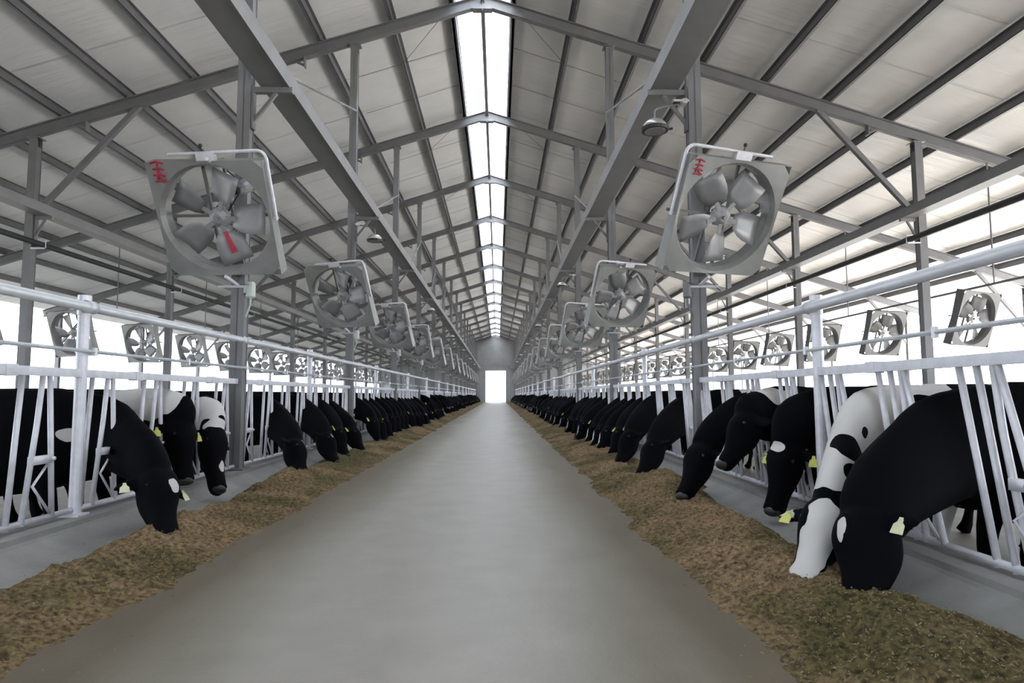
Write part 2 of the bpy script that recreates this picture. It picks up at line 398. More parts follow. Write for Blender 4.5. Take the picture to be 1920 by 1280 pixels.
# lengthwise box beams on the brackets, and small stay rods
for s in (-1, 1):
    bm = NB(); z = 4.885
    a, b = sorted((s*2.27, s*2.62)); box(bm, (a, Y0, z), (b, Y1, z+.17))
    a, b = sorted((s*2.255, s*2.27)); box(bm, (a, Y0, z-.015), (b, Y1, z+.2))
    tag(mesh_obj('lengthwise_beam', bm, M_STEEL), f'long grey beam on brackets above the {SIDE[s]} headlock row', 'beam', 'lengthwise beams', kind='structure')
    bm = NB(); a, b = sorted((s*9.2, s*9.5)); box(bm, (a, Y0, z), (b, Y1, z+.2))
    tag(mesh_obj('lengthwise_beam', bm, M_STEEL), f'long grey beam on the outer columns on the {SIDE[s]}', 'beam', 'lengthwise beams', kind='structure')
    for i, y in enumerate(YS):
        if not 7 < y < 80: continue
        bm = NB(); tube(bm, [(s*2.33, y, 5.06), (s*2.72, y+5.9, 7.2)], .022, 6)
        k = nth(y)
        tag(mesh_obj('stay_rod', bm, M_STEEL), f'{ORD[k]} thin slanting stay rod from the {SIDE[s]} beam up to the next column' if k < 6 else f'thin stay rod far down the {SIDE[s]} beam', 'stay rod', f'{SIDE[s]} stay rods', kind='structure')

# ------------------------------------------------------------------ pipes
for s in (-1, 1):
    zp = 1.72
    bm = NB(); tube(bm, [(s*2.76, -4, zp), (s*2.76, 92, zp)], .038, 12)
    for y in np.arange(2.01, 60, 3): tube(bm, [(s*2.76, y-.05, zp), (s*2.76, y+.05, zp)], .05, 12)
    tag(mesh_obj('cooling_pipe', bm, M_PIPE, smooth=True), f'thick pale pipe on posts above the {SIDE[s]} headlocks', 'pipe', 'thick pale pipes')
    bm = NB(); tube(bm, [(s*2.70, -4, 1.38), (s*2.70, 92, 1.38)], .014, 8)
    for y in np.arange(.5, 40, 1.5): tube(bm, [(s*2.70, y, 1.41), (s*2.70, y, 1.35)], .02, 6)
    tag(mesh_obj('spray_line', bm, M_PIPE), f'thin spray line below the thick pipe on the {SIDE[s]}', 'pipe', 'thin spray lines')
    bm = NB(); zz = 4.25 if s < 0 else 4.4
    tube(bm, [(s*9.33, Y0, zz), (s*9.33, 92, zz)], .06, 10)
    po = mesh_obj('dark_pipe', bm, M_DARK); tag(po, f'dark pipe clamped to the outer columns on the {SIDE[s]}', 'pipe', 'dark pipes')
    bm = NB(); box(bm, (min(s*9.28, s*9.56), -.09, zz-.09), (max(s*9.28, s*9.56), -.06, zz-.06)); tube(bm, [(s*9.25, -.08, zz-.07), (s*9.25, -.08, zz+.09), (s*9.55, -.08, zz+.09)], .012, 5)
    c0 = mesh_obj('clamp', bm, M_GALV, po)
    for i, y in enumerate([q for q in YS if q > 0]):
        c = c0 if i == 0 else copy_tree(c0, po); c.location = (0, y, 0)

# ------------------------------------------------------------------ headlock panels
PL = 3.0; U = .75
def unit_left(v):
    """bars of one feeding place on the left, v = distance along the rail (away from the camera)"""
    return dict(bar=[(v+.02, TOPZ, v-.06, CURBZ+.02)], arm=[(v+.20, v+.165, v+.06)], strut=(v+.27, v+.36), plate=(v+.125, v+.31), rod=1)
def unit_right(v):
    return dict(bar=[(v+.0, TOPZ, v+.20, CURBZ+.02), (v+.13, TOPZ, v+.32, CURBZ+.02)], arm=[(v+.26, v+.30, v+.43)], strut=(v+.29, v+.58), plate=(v+.34, v+.46), rod=-1)
def flat_tube(bm, pts, r=.021, n=8): tube(bm, arc(pts, .05, 3) if len(pts) > 2 else pts, r, n)
RAILZ = TOPZ+.03
def build_panel(side, detail):
    root = empty('headlock_panel', (0, 0, 0)) if detail else None
    allb = NB()
    def part(nm, fn, m=M_GALV):
        if detail:
            b = NB(); fn(b); o = mesh_obj(nm, b, m, root)
            for p in o.data.polygons: p.use_smooth = nm not in ('top_rail', 'post', 'plate')
        else: fn(allb)
    n = 8 if detail else 5
    part('top_rail', lambda b: (box(b, (-.028, .03, TOPZ), (.028, PL-.03, RAILZ+.03)), [box(b, (-.036, q-.05, TOPZ-.008), (.036, q+.05, RAILZ+.038)) for q in (.75, 2.25)]))
    part('bottom_rail', lambda b: tube(b, [(0, .05, CURBZ+.045), (0, PL-.05, CURBZ+.045)], .022, n))
    part('post', lambda b: (tube(b, [(0, 0, CURBZ), (0, 0, 1.80)], .041, 14 if detail else 6), box(b, (-.07, -.07, CURBZ), (.07, .07, CURBZ+.015)), tube(b, [(0, 0, 1.66), (0, 0, 1.81)], .047, 14 if detail else 6)))
    for k in range(4):
        u = (unit_left if side < 0 else unit_right)(k*U + (0.12 if side < 0 else 0.04))
        for (a, z1, b_, z0) in u['bar']:
            part('fixed_bar', lambda q: (tube(q, [(0, a, z1), (0, b_, z0)], .0185, n)))
        for (a, m_, b_) in u['arm']:
            part('swing_arm', lambda q: flat_tube(q, [(.012, a, TOPZ), (.012, m_, .86), (.012, b_, CURBZ+.03)], .0185, n))
        a, b_ = u['strut']
        part('strut', lambda q: tube(q, [(.012, a, TOPZ), (.012, b_, CURBZ+.05)], .0185, n))
        a, b_ = u['plate']
        part('latch_plate', lambda q: (box(q, (-.012, a, .59), (.036, b_, .645)), tube(q, [(-.02, b_, .62), (.05, b_, .62)], .014, 6)))
        if u['rod'] > 0: pts = [(.012, b_-.02, .58), (.03, a-.0, .45), (.012, b_+.03, .24)]
        else: pts = [(.012, b_+.02, .55), (.03, b_-.10, .45), (.012, b_+.07, .24)]
        part('release_rod', lambda q: tube(q, pts, .010, 6))
    if detail: allb.free(); return root
    return mesh_obj('headlock_panel', allb, M_GALV)
PANEL_Y = [2.01+PL*k for k in range(-1, 30)]
for s in (-1, 1):
    near, far = build_panel(s, True), build_panel(s, False)
    fn, ff = True, True
    for i, y in enumerate(PANEL_Y):
        k = i-1
        if k < 9:
            t = near if fn else copy_tree(near); fn = False
        else:
            t = far if ff else far.copy()
            if not ff: C.objects.link(t)
            ff = False
        if s < 0: t.location = (-2.80, y, 0)
        else: t.location = (2.80, y+PL, 0); t.rotation_euler = (0, 0, PI)
        lab = (f'{ORD[k]} galvanized headlock panel from the camera in the {SIDE[s]} row' if 0 <= k < 9 else
               (f'galvanized headlock panel far down the {SIDE[s]} row' if k >= 9 else f'galvanized headlock panel beside the camera at the {SIDE[s]} edge'))
        tag(t, lab, 'headlock', f'galvanized headlock panels in the {SIDE[s]} row')

# ------------------------------------------------------------------ fans
def ring_plate(bm, half, rad, y, n=40):
    """square sheet with a round hole, facing -y"""
    inn, out = [], []
    for i in range(n):
        a = 2*PI*(i+.5)/n; c, s_ = math.cos(a), math.sin(a); k = half/max(abs(c), abs(s_))
        inn.append(bm.verts.new((c*rad, y+.07, s_*rad)))
        out.append(bm.verts.new((c*k, y, s_*k)))
    mid = []
    for i in range(n):
        a = 2*PI*(i+.5)/n; mid.append(bm.verts.new((math.cos(a)*(rad+.03), y+.006, math.sin(a)*(rad+.03))))
    for i in range(n):
        j = (i+1) % n
        bm.faces.new((out[i], out[j], mid[j], mid[i])); bm.faces.new((mid[i], mid[j], inn[j], inn[i]))
def make_fan(blades_a=.25, size=1.3, red=True, s=-1, sheet=None):
    root = empty('ventilation_fan', (0, 0, 0)); h = size/2; r = h*.915
    bm = NB(); ring_plate(bm, h, r, 0)
    D = .20*size/1.3
    for a in range(4):                                # folded side flanges, a little deeper at the corners
        m = Matrix.Rotation(a*PI/2, 4, 'Y')
        v = [bm.verts.new(m @ Vector(p)) for p in ((-h, 0, h), (h, 0, h), (h, D, h), (0, D*.8, h), (-h, D, h))]
        bm.faces.new(v)
    n = 40; A = []; B = []
    for i in range(n):
        a = 2*PI*(i+.5)/n; A.append(bm.verts.new((math.cos(a)*r, .07, math.sin(a)*r))); B.append(bm.verts.new((math.cos(a)*r, D, math.sin(a)*r)))
    for i in range(n): bm.faces.new((A[i], A[(i+1) % n], B[(i+1) % n], B[i]))
    bmesh.ops.remove_doubles(bm, verts=bm.verts, dist=.0005)
    o = mesh_obj('housing', bm, sheet or M_FAN, root)
    md = o.modifiers.new('thickness', 'SOLIDIFY'); md.thickness = .006; md.offset = 0
    # pulley and hub
    bm = NB(); tube(bm, [(0, .06, 0), (0, .10, 0), (0, .16, 0)], [.05, .11, .12], 20); tube(bm, [(0, .03, 0), (0, .28, 0)], .022, 10)
    for k in range(5):
        a = k*PI*.4+blades_a; bar(bm, (0, .09, 0), (math.cos(a)*.2, .09, math.sin(a)*.2), .05, .012, up=(0, 1, 0))
    mesh_obj('hub', bm, M_BLADE, root)
    for k in range(5):
        a = k*PI*.4+blades_a; bm = NB(); rows = []
        for q in range(5):
            t = q/4; rr = .17+(r-.06-.17)*t; ww = .10+.08*math.sin(min(1, t*2.2)*PI/2); tw = .65-.3*t
            row = []
            for c in (-1, -.33, .33, 1):
                lx, ly = c*ww*math.cos(tw), .09 + c*ww*math.sin(tw)*.8 + .02*(1-c*c)
                row.append(bm.verts.new((math.cos(a)*rr - math.sin(a)*lx, ly, math.sin(a)*rr + math.cos(a)*lx)))
            rows.append(row)
        for q in range(4):
            for c in range(3): bm.faces.new((rows[q][c], rows[q][c+1], rows[q+1][c+1], rows[q+1][c]))
        o = mesh_obj('blade', bm, sheet or M_BLADE, root, smooth=True)
        md = o.modifiers.new('thickness', 'SOLIDIFY'); md.thickness = .004
        if red and s < 0 and k == 4: 
            bm = NB(); v = []
            for rr, lx in ((.16, -.012), (.16, .03), (.42, .045), (.42, -.03)):
                tw = .65-.3*((rr-.17)/(r-.23)); v.append(bm.verts.new((math.cos(a)*rr-math.sin(a)*lx*math.cos(tw), .072+lx*math.sin(tw)*.8, math.sin(a)*rr+math.cos(a)*lx*math.cos(tw))))
            bm.faces.new(v); 
            st = mesh_obj('red_strip', bm, M_RED, o); st['label'] = 'pinkish red strip on one blade'
            md = st.modifiers.new('thickness', 'SOLIDIFY'); md.thickness = .003
    # rear struts, motor, belt pulley
    bm = NB()
    for sx in (-1, 1): bar(bm, (sx*.12, D+.02, -h), (sx*.12, D+.02, h), .03, .03, up=(0, 1, 0))
    bar(bm, (-h, D+.03, .0), (h, D+.03, .0), .03, .03, up=(0, 1, 0))
    mesh_obj('rear_frame', bm, M_STEEL, root)
    bm = NB(); tube(bm, [(h*.35, D-.02, h*.45), (h*.35, D+.06, h*.45), (h*.35, D+.26, h*.45), (h*.35, D+.30, h*.45)], [.05, .085, .085, .05], 14)
    bar(bm, (.12, D+.03, h*.45), (h*.35, D+.03, h*.45), .10, .02, up=(0, 1, 0)); mesh_obj('motor', bm, M_STEEL, root, smooth=False)
    bm = NB(); tube(bm, [(h*.35, D-.035, h*.5), (-.11, D-.035, .05), (-.05, D-.035, -.11), (h*.38, D-.035, h*.38)], .008, 5, closed=True); mesh_obj('drive_belt', bm, M_DARK, root)
    if red:                                           # small red brushed emblem in the upper corner
        bm = NB(); ex, ez = (-h*.90, h*.76)
        y = -.008
        def st(*pts): tube(bm, [(ex+a*(.15 if s < 0 else .12), y, ez-.02+b*(.19 if s < 0 else .14)) for a, b in pts], .012 if s < 0 else .008, 5)
        st((0, .9), (.5, 1.0), (.95, .85)); st((.1, .55), (.55, .62), (.9, .5)); st((.5, 1), (.45, .4), (.25, -.05)); st((.05, .2), (.5, .3), (.95, .15)); st((.5, .3), (.65, 0), (.95, -.15)); st((.1, -.15), (.5, -.1), (.8, -.2))
        e = mesh_obj('emblem', bm, M_RED, root); e['label'] = 'small red painted emblem'
    return root
def bracket(root, s, size, colx_off, coly_off):
    """pipe loop from the column over the top of the housing, in fan coordinates before tilting"""
    h = size/2; sx = 1 if s < 0 else -1               # the inner (aisle) side
    bm = NB(); pts = [(sx*(h+.035), .06, -.02), (sx*(h+.035), .06, h+.10), (-sx*h*.62, .06, h+.07)]
    tube(bm, arc(pts, .11, 5), .019, 8)
    tube(bm, [(sx*(h-.02), .06, .0), (sx*(h+.06), .06, .0)], .012, 6); box(bm, (-.08, .02, h), (.12, .10, h+.09))
    mesh_obj('hanging_bracket', bm, M_GALV, root)
    bm = NB(); bm2 = bmesh.ops.create_uvsphere(bm, u_segments=10, v_segments=8, radius=.022, matrix=Matrix.Translation((-sx*.02, .06, h+.16))); tube(bm, [(-sx*.02, .06, h+.08), (-sx*.02, .06, h+.16)], .006, 5)
    mesh_obj('hook_bolt', bm, M_DARK, root)
TILT = .51
for s in (-1, 1):
    protos = {}
    for i, y in enumerate([q for q in YS if q > 7 and q < 92]):
        if i == 0: t = make_fan(-.04 if s < 0 else 1.0, s=s); bracket(t, s, 1.3, 0, 0)
        elif i == 1: t = make_fan(.05 if s < 0 else .7, s=s, red=False); bracket(t, s, 1.3, 0, 0); base = t
        else: t = copy_tree(base)
        yaw = (-.06 if s < 0 else .29) if i == 0 else s*.28 + R.uniform(-.04, .04)
        ty = y-(.63 if s < 0 else .74) if i == 0 else y-.62
        t.location = (s*2.90 if i else (-2.87 if s < 0 else 2.93), ty, 3.03); t.rotation_euler = (TILT, 0, yaw)
        lab = (f'{ORD[i]} big square fan hung on the {SIDE[s]} column row' if i < 7 else f'square fan far down the {SIDE[s]} column row')
        if i == 0: lab = f'largest {SIDE[s]} square fan tilted on the nearest {SIDE[s]} column' + (' with a red emblem' )
        tag(t, lab, 'fan', f'square fans on the {SIDE[s]} columns')
        # pipe arm from the column to the housing
        bm = NB(); cx = s*(COLX+.05)
        tube(bm, [(cx, y-.07, 3.62), (cx, y-1.0+.0, 3.60)] if i else [(cx, y-.07, 3.62), (cx, y-1.02, 3.60)], .02, 8)
        tube(bm, [(cx, y-.07, 2.38), (cx, y-.44, 2.42)], .02, 8)
        tube(bm, [(s*(COLX-.09), y-.095, 2.36), (s*(COLX+.28), y-.095, 2.36)], .016, 6)
        mesh_obj('fan_mount', bm, M_GALV)
        o = C.objects[-1]; tag(o, f'pipe arms holding the {ORD[i]} fan to its column on the {SIDE[s]}' if i < 7 else f'pipe arms of a fan far down the {SIDE[s]} columns', 'bracket', f'fan arms on the {SIDE[s]} columns')
    # junction box on the nearest columns
    for i, y in enumerate([8.01, 14.01, 20.01, 26.01]):
        bm = NB(); cx = s*(COLX+.05); q = -s
        tube(bm, [(cx+q*.15, y-.06, 2.22), (cx+q*.15, y-.06, 2.24), (cx+q*.15, y-.06, 2.40), (cx+q*.15, y-.06, 2.42)], [.03, .055, .055, .04], 12); tube(bm, [(cx+q*.15, y-.06, 2.22), (cx+q*.15, y-.06, 2.15), (cx+q*.09, y-.04, 2.0)], .012, 6); box(bm, (min(cx+q*.08, cx+q*.11), y-.1, 2.28), (max(cx+q*.08, cx+q*.11), y-.02, 2.36))
        if s < 0: tag(mesh_obj('junction_box', bm, M_BOX), f'small pale box below the {ORD[i]} fan on the left column', 'junction box', 'junction boxes')
        else: tag(mesh_obj('junction_box', bm, M_STEEL), f'small grey box below the {ORD[i]} fan on the right column', 'junction box', 'junction boxes')
# fans over the outer pens, hung from a lengthwise rail
for s in (-1, 1):
    bm = NB(); tube(bm, [(s*11.2, 8, 3.44), (s*11.2, 88, 3.44)], .03, 8)
    rl = tag(mesh_obj('fan_rail', bm, M_STEEL), f'thin rail carrying the small outer fans on the {SIDE[s]}', 'rail', 'outer fan rails')
    hb = NB(); tube(hb, [(s*11.2, 0, 3.44), (s*11.2, 0, rz(11.2)+.05)], .018, 6); h0 = mesh_obj('hanger', hb, M_STEEL, rl)
    for i, y in enumerate([q for q in YS if q > 7]):
        c = h0 if i == 0 else copy_tree(h0, rl); c.location = (0, y, 0)
    for i in range(20):
        y = (14.4 if s < 0 else 14.6)+3.5*i
        if i == 0: base = make_fan(.5 if s < 0 else .2, size=1.25, red=False, s=s, sheet=M_FAN_DIM if s > 0 else None); t = base
        else: t = copy_tree(base)
        t.location = (s*11.2, y, 2.72); t.rotation_euler = (.3, R.uniform(-.04, .04), s*.25+R.uniform(-.12, .12))
        lab = f'{ORD[i]} small square fan along the open {SIDE[s]} side' if i < 7 else f'small square fan far down the open {SIDE[s]} side'
        tag(t, lab, 'fan', f'small fans over the {SIDE[s]} pens')

# ------------------------------------------------------------------ high-bay lamps on the columns
def make_lamp(s):
    root = empty('barn_lamp', (0, 0, 0)); q = -s       # q points to the aisle; origin on the column face
    bm = NB(); tube(bm, arc([(0, 0, .33), (q*.22, 0, .30), (q*.36, 0, .26), (q*.36, 0, .12)], .05, 4), .012, 6); mesh_obj('arm', bm, M_STEEL, root)
    bm = NB(); box(bm, (-.14 if s > 0 else -.05, -.10, .32), (.05 if s > 0 else .14, -.085, .345)); box(bm, (-.03, -.1, .30), (.03, .02, .36)); mesh_obj('clamp', bm, M_GALV, root)
    bm = NB(); tube(bm, [(q*.36, 0, .13), (q*.36, 0, .11), (q*.36, 0, .06), (q*.36, 0, .0)], [.03, .09, .14, .155], 24); mesh_obj('lamp_shade', bm, M_LAMP, root, smooth=True)
    bm = NB(); tube(bm, [(q*.36, 0, .012), (q*.36, 0, -.028)], [.175, .165], 24); tube(bm, [(q*.36+.18, 0, 0), (q*.36+.22, 0, 0.01)], .015, 6); mesh_obj('rim', bm, M_DARK, root)
    bm = NB(); tube(bm, [(q*.36, 0, -.026), (q*.36, 0, -.034)], .13, 24); mesh_obj('lens', bm, M_GLASS, root)
    return root
for s in (-1, 1):
    base = None
    for i in range(6):
        y = (14.01 if s < 0 else 8.01) + 12*i
        t = make_lamp(s) if base is None else copy_tree(base); base = base or t
        t.location = (s*(COLX-.03)-s*.06, y-.03, 4.37)
        tag(t, f'{ORD[i]} round hanging lamp on the {SIDE[s]} column row' if i < 3 else f'round hanging lamp far down the {SIDE[s]} column row', 'lamp', f'round lamps on the {SIDE[s]} columns')

# ------------------------------------------------------------------ feed
def mound(x, y, s):
    """height of the feed strip; x = distance from the centre line"""
    n1 = noise.noise(Vector((x*1.0+s*9, y*.55, 1.3))); n2 = noise.noise(Vector((x*3.2, y*2.2, s*3.1))); n3 = noise.noise(Vector((x*13, y*13, s*3.1))); n4 = noise.noise(Vector((x*36, y*36, 5)))
    c = (-1.46 if s < 0 else 1.36)*s
    i0 = c + .10*noise.noise(Vector((0, y*.9, s*5.))) + .05*noise.noise(Vector((3, y*3.1, s*5.)))
    o0 = (2.38 if y > 7 else 2.27) + (.14 if s > 0 else .04) + .10*noise.noise(Vector((7, y*1.3, s*2.)))+.14*noise.noise(Vector((7, y*.5, s*2.)))
    a = max(0, min(1, (x-i0)/.55)); b = max(0, min(1, (o0-x)/.25))
    e = (a*a*(3-2*a))*(b*b*(3-2*b))
    if a <= 0 or b <= 0: return -.03
    g = max(0, min(1, (x-i0)/.9)); return -.006 + e*(.05 + .075*g + .085*n1*g + .06*n2) + min(1, e*6)*(.014 + .028*n3 + .016*n4)
def apron(x):
    P = [(2.30, .004), (2.50, .05), (2.64, .115), (2.66, .17)]
    if x < 2.3: return 0
    for (a, b), (c, d) in zip(P, P[1:]):
        if x <= c: return b+(d-b)*(x-a)/(c-a)
    return .17
for s in (-1, 1):
    bm = NB(); ys = []; y = 1.2
    while y < 97: ys.append(y); y += .018 if y < 5.5 else (.03 if y < 9 else (.07 if y < 16 else (.2 if y < 30 else .8)))
    prev = None
    for iy, y in enumerate(ys):
        st = .020 if y < 5.5 else (.03 if y < 9 else .06)
        # constant column count keeps the grid regular
        row = []
        for k in range(62):
            x = 1.12+(2.66-1.12)*k/61; z = max(mound(x, y, s), -.03); z = z+apron(x) if z > -.02 else -.02
            row.append(bm.verts.new((s*x, y, z)))
        if prev:
            for k in range(61):
                q = (prev[k], prev[k+1], row[k+1], row[k])
                if max(v.co.z for v in q) > -.019: bm.faces.new(q if s > 0 else q[::-1])
        prev = row
    bmesh.ops.delete(bm, geom=[v for v in bm.verts if not v.link_faces], context='VERTS')
    f = mesh_obj('feed_heap', bm, M_FEED, smooth=False)
    tag(f, f'long brown and green strip of mixed feed along the {SIDE[s]} cow row', 'feed', kind='stuff')
    # loose straw bits on it
    bm = NB()
    for k in range(11000):
        y = 1.4 + 9*R.random()**1.8; x = R.uniform(1.25, 2.5); z = mound(x, y, s)
        if z < -.002 and R.random() > .06: continue
        z = max(z, 0)+apron(x); l = R.uniform(.002, .009); a = R.uniform(0, PI); w_ = R.uniform(.0012, .003); t = R.uniform(-.4, .6)
        d = Vector((math.cos(a), math.sin(a), t)).normalized()*l; p = Vector((s*x, y, z+.003)); n = d.cross(Vector((0, 0, 1))).normalized()*w_
        v = [bm.verts.new(q) for q in (p-d-n, p+d-n*.5, p+d+n*.5, p-d+n, p+Vector((0, 0, w_*2)))]
        bm.faces.new((v[0], v[1], v[4])); bm.faces.new((v[1], v[2], v[4])); bm.faces.new((v[2], v[3], v[4])); bm.faces.new((v[3], v[0], v[4])); bm.faces.new((v[3], v[2], v[1], v[0]))
    g = mesh_obj('straw_bits', bm, M_STRAW)
    g.parent = f; g['kind'] = 'stuff'

# ------------------------------------------------------------------ pens: stall loops and rails behind the cows
def make_stall():
    bm = NB(); tube(bm, arc([(0, 0, PENZ), (0, 0, 1.0), (1.5, 0, .95), (1.7, 0, .35), (.3, 0, .25), (0, 0, .25)], .15, 4), .026, 6)
    return mesh_obj('stall_divider', bm, M_GALV)
base = make_stall(); first = True
for s in (-1, 1):
    for i in range(40):
        o = base if first else base.copy()
        if not first: C.objects.link(o)
        first = False
        o.location = (s*9.75, 9.5+1.2*i, 0); o.rotation_euler = (0, 0, 0 if s > 0 else PI)
        tag(o, f'galvanized stall divider in the {SIDE[s]} bedding row behind the cows', 'stall divider', f'stall dividers in the {SIDE[s]} pens')
    for j, (x, z) in enumerate(((7.1, .95), (9.85, 1.12), (13.2, 1.05), (15.5, .8))):
        bm = NB(); tube(bm, [(s*x, 2, z), (s*x, 95, z)], .028, 6); tube(bm, [(s*x, 2, z-.42), (s*x, 95, z-.42)], .022, 6)
        for y in np.arange(3.5, 95, 3.0): tube(bm, [(s*x, y, PENZ), (s*x, y, z)], .03, 6)
        tag(mesh_obj('pen_rail', bm, M_GALV), f"two-bar pen rail on the {SIDE[s]}, {['just behind the cows', 'along the outer columns', 'beyond the outer columns', 'by the open side'][j]}", 'rail', 'pen rails')

# ------------------------------------------------------------------ cows
def loft(bm, rings, n=22, ex=2.25):
    """rings: (centre, side vector, up vector, half width, half height)"""
    R_ = []
    for c, s_, u_, hw, hh in rings:
        row = []
        for k in range(n):
            a = 2*PI*k/n; ca, sa = math.cos(a), math.sin(a)
            x = math.copysign(abs(ca)**(2/ex), ca)*hw; z = math.copysign(abs(sa)**(2/ex), sa)*hh
            row.append(bm.verts.new(c + s_*x + u_*z))
        R_.append(row)
    for A, B in zip(R_, R_[1:]):
        for k in range(n): bm.faces.new((A[k], A[(k+1) % n], B[(k+1) % n], B[k]))
    bm.faces.new(R_[0][::-1]); bm.faces.new(R_[-1])
def path_loft(bm, pts, sizes, side=Vector((0, 1, 0)), n=18, ex=2.1):
    rings = []
    for i, p in enumerate(pts):
        a = pts[max(0, i-1)]; b = pts[min(len(pts)-1, i+1)]; t = (b-a).normalized()
        sd = side if not isinstance(side, list) else side[i]
        s_ = (sd - t*sd.dot(t)).normalized(); u_ = s_.cross(t); rings.append((p, s_, u_, *sizes[i]))
    loft(bm, rings, n, ex)
def cow_body(poll, muz, face, byaw, voxel, coat, neckz=.62, fat=1.06, wide=1.12):
    """cow in its own frame: +x towards the aisle, rail at x=0; returns object and head frame"""
    P, M = Vector(poll), Vector(muz)
    a = (M-P).normalized(); f = Vector(face); f = (f-a*f.dot(a)).normalized(); sd = a.cross(f).normalized()
    L = (M-P).length; k = .54
    bm = NB()
    Rz = Matrix.Rotation(byaw, 3, 'Z'); Yv = Rz @ Vector((0, 1, 0))
    def B_(x, z, y=0): return Rz @ Vector((x, y, z))
    tr = [(-2.22, .86, .05, .10), (-2.18, .84, .16, .22), (-2.02, .80, .26, .32), (-1.75, .745, .29, .385), (-1.4, .69, .31, .43), (-1.05, .665, .32, .455),
          (-.8, .68, .29, .44), (-.58, .70, .245, .42), (-.42, .70, .20, .37), (-.32, .69, .16, .31)]
    loft(bm, [(B_(x, z), Yv, Vector((0, 0, 1)), hw, hh) for x, z, hw, hh in tr], 26, 2.4)
    # spine / hook bones
    for y in (-1, 1): path_loft(bm, [B_(-1.95, 1.04, y*.20), B_(-1.8, 1.06, y*.22), B_(-1.68, 1.02, y*.23)], [(.05, .05), (.07, .06), (.04, .04)])
    # neck
    S = B_(-.52, .76); N1 = B_(-.18, (neckz+.76)/2+.04); N2 = Vector((.06, P.y*.22, neckz)); N3 = P - (P-N2)*.35 + Vector((0, 0, .03))
    pts = [S, N1, N2, N3, P + a*.03 - f*.02]
    Q = []
    for i in range(13):                                   # Catmull-Rom through the neck points
        t = i/12*(len(pts)-1); j = min(int(t), len(pts)-2); u = t-j
        p0, p1, p2, p3 = pts[max(0, j-1)], pts[j], pts[j+1], pts[min(len(pts)-1, j+2)]
        Q.append(.5*((2*p1)+(p2-p0)*u+(2*p0-5*p1+4*p2-p3)*u*u+(3*p1-p0-3*p2+p3)*u**3))
    sz = [(.17, .34), (.165, .33), (.15, .30), (.14, .275), (.13, .255), (.122, .235), (.115, .22), (.11, .205), (.105, .19), (.102, .175), (.10, .16), (.098, .145), (.085, .12)]
    sz = [(w_*(1+(fat-1)*min(1, i/5)), h_*(1+(fat-1)*min(1, i/5))) for i, (w_, h_) in enumerate(sz)]
    sides = [(Yv*(1-i/12)+sd*(i/12)*(1 if sd.dot(Yv) > 0 else -1)).normalized() for i in range(13)]
    path_loft(bm, Q, sz, sides, 20, 2.1)
    # head: from the poll to the muzzle; offset along f gives the profile
    H = [(-.05, .0, .05, .06), (-.02, .0, .085, .10), (.04, .0, .105, .125), (.10, .0, .112, .135), (.16, -.005, .108, .140), (.22, -.012, .096, .130), (.28, -.016, .080, .112),
         (.34, -.014, .070, .094), (.40, -.008, .067, .080), (.46, -.002, .072, .074), (.50, .0, .072, .066), (.535, -.004, .055, .05), (.55, -.006, .03, .03)]
    q = L/k
    loft(bm, [(P + a*(t*q) + f*(o-.02), sd, f, hw*wide, hh*(1+(wide-1)*.6)) for t, o, hw, hh in H], 24, 2.3)
    for y in (-1, 1):                                     # brow, cheek, nostril wings
        path_loft(bm, [P+a*.08*q+sd*y*.07+f*.06, P+a*.13*q+sd*y*.095+f*.055, P+a*.19*q+sd*y*.075+f*.05], [(.025, .02), (.032, .028), (.02, .02)])
        path_loft(bm, [P+a*.10*q+sd*y*.05-f*.10, P+a*.18*q+sd*y*.06-f*.10, P+a*.26*q+sd*y*.045-f*.085], [(.03, .04), (.04, .05), (.02, .03)])
        path_loft(bm, [P+a*.48*q+sd*y*.035+f*.035, P+a*.51*q+sd*y*.045+f*.035, P+a*.53*q+sd*y*.035+f*.02], [(.02, .02), (.028, .02), (.015, .015)])
    bmesh.ops.recalc_face_normals(bm, faces=bm.faces)
    # ears
    ears = []
    for y in (-1, 1):
        r_ = P + a*.03*q + sd*y*.085 - f*.03; d = (sd*y - f*.30 + a*.12 + Vector((0, 0, -.18))).normalized()
        e = [r_, r_+d*.05, r_+d*.11, r_+d*.17, r_+d*.215]
        path_loft(bm, e, [(.028, .022), (.045, .020), (.062, .018), (.048, .014), (.012, .010)], a, 12)
        ears.append((r_+d*.135, d))
    # legs
    for y in (-1, 1):
        path_loft(bm, [B_(-.62, .50, y*.15), B_(-.56, .36, y*.15), B_(-.52, .22, y*.15), B_(-.50, .12, y*.145), B_(-.50, .08, y*.145), B_(-.50, -.10, y*.145), B_(-.49, -.16, y*.145), B_(-.46, -.20, y*.145), B_(-.44, -.255, y*.145)],
                  [(.075, .11), (.065, .085), (.055, .065), (.048, .055), (.046, .05), (.034, .036), (.042, .045), (.045, .05), (.055, .065)], Yv, 14)
        path_loft(bm, [B_(-1.92, .66, y*.16), B_(-1.82, .48, y*.17), B_(-1.80, .36, y*.17), B_(-1.93, .22, y*.165), B_(-2.03, .13, y*.16), B_(-2.02, .04, y*.16), B_(-1.99, -.08, y*.16), B_(-1.97, -.17, y*.16), B_(-1.92, -.255, y*.16)],
                  [(.12, .20), (.10, .15), (.085, .11), (.06, .07), (.05, .06), (.038, .045), (.036, .04), (.046, .05), (.055, .068)], Yv, 14)
        # claws
    path_loft(bm, [B_(-2.19, .98), B_(-2.28, .88), B_(-2.30, .6), B_(-2.29, .3), B_(-2.28, .12)], [(.03, .03), (.026, .026), (.018, .018), (.022, .022), (.03, .03)], Yv, 10)
    path_loft(bm, [B_(-1.62, .34), B_(-1.68, .22), B_(-1.70, .14)], [(.17, .15), (.14, .13), (.06, .06)], Yv, 14)
    o = mesh_obj('cow_body', bm, M_COAT)
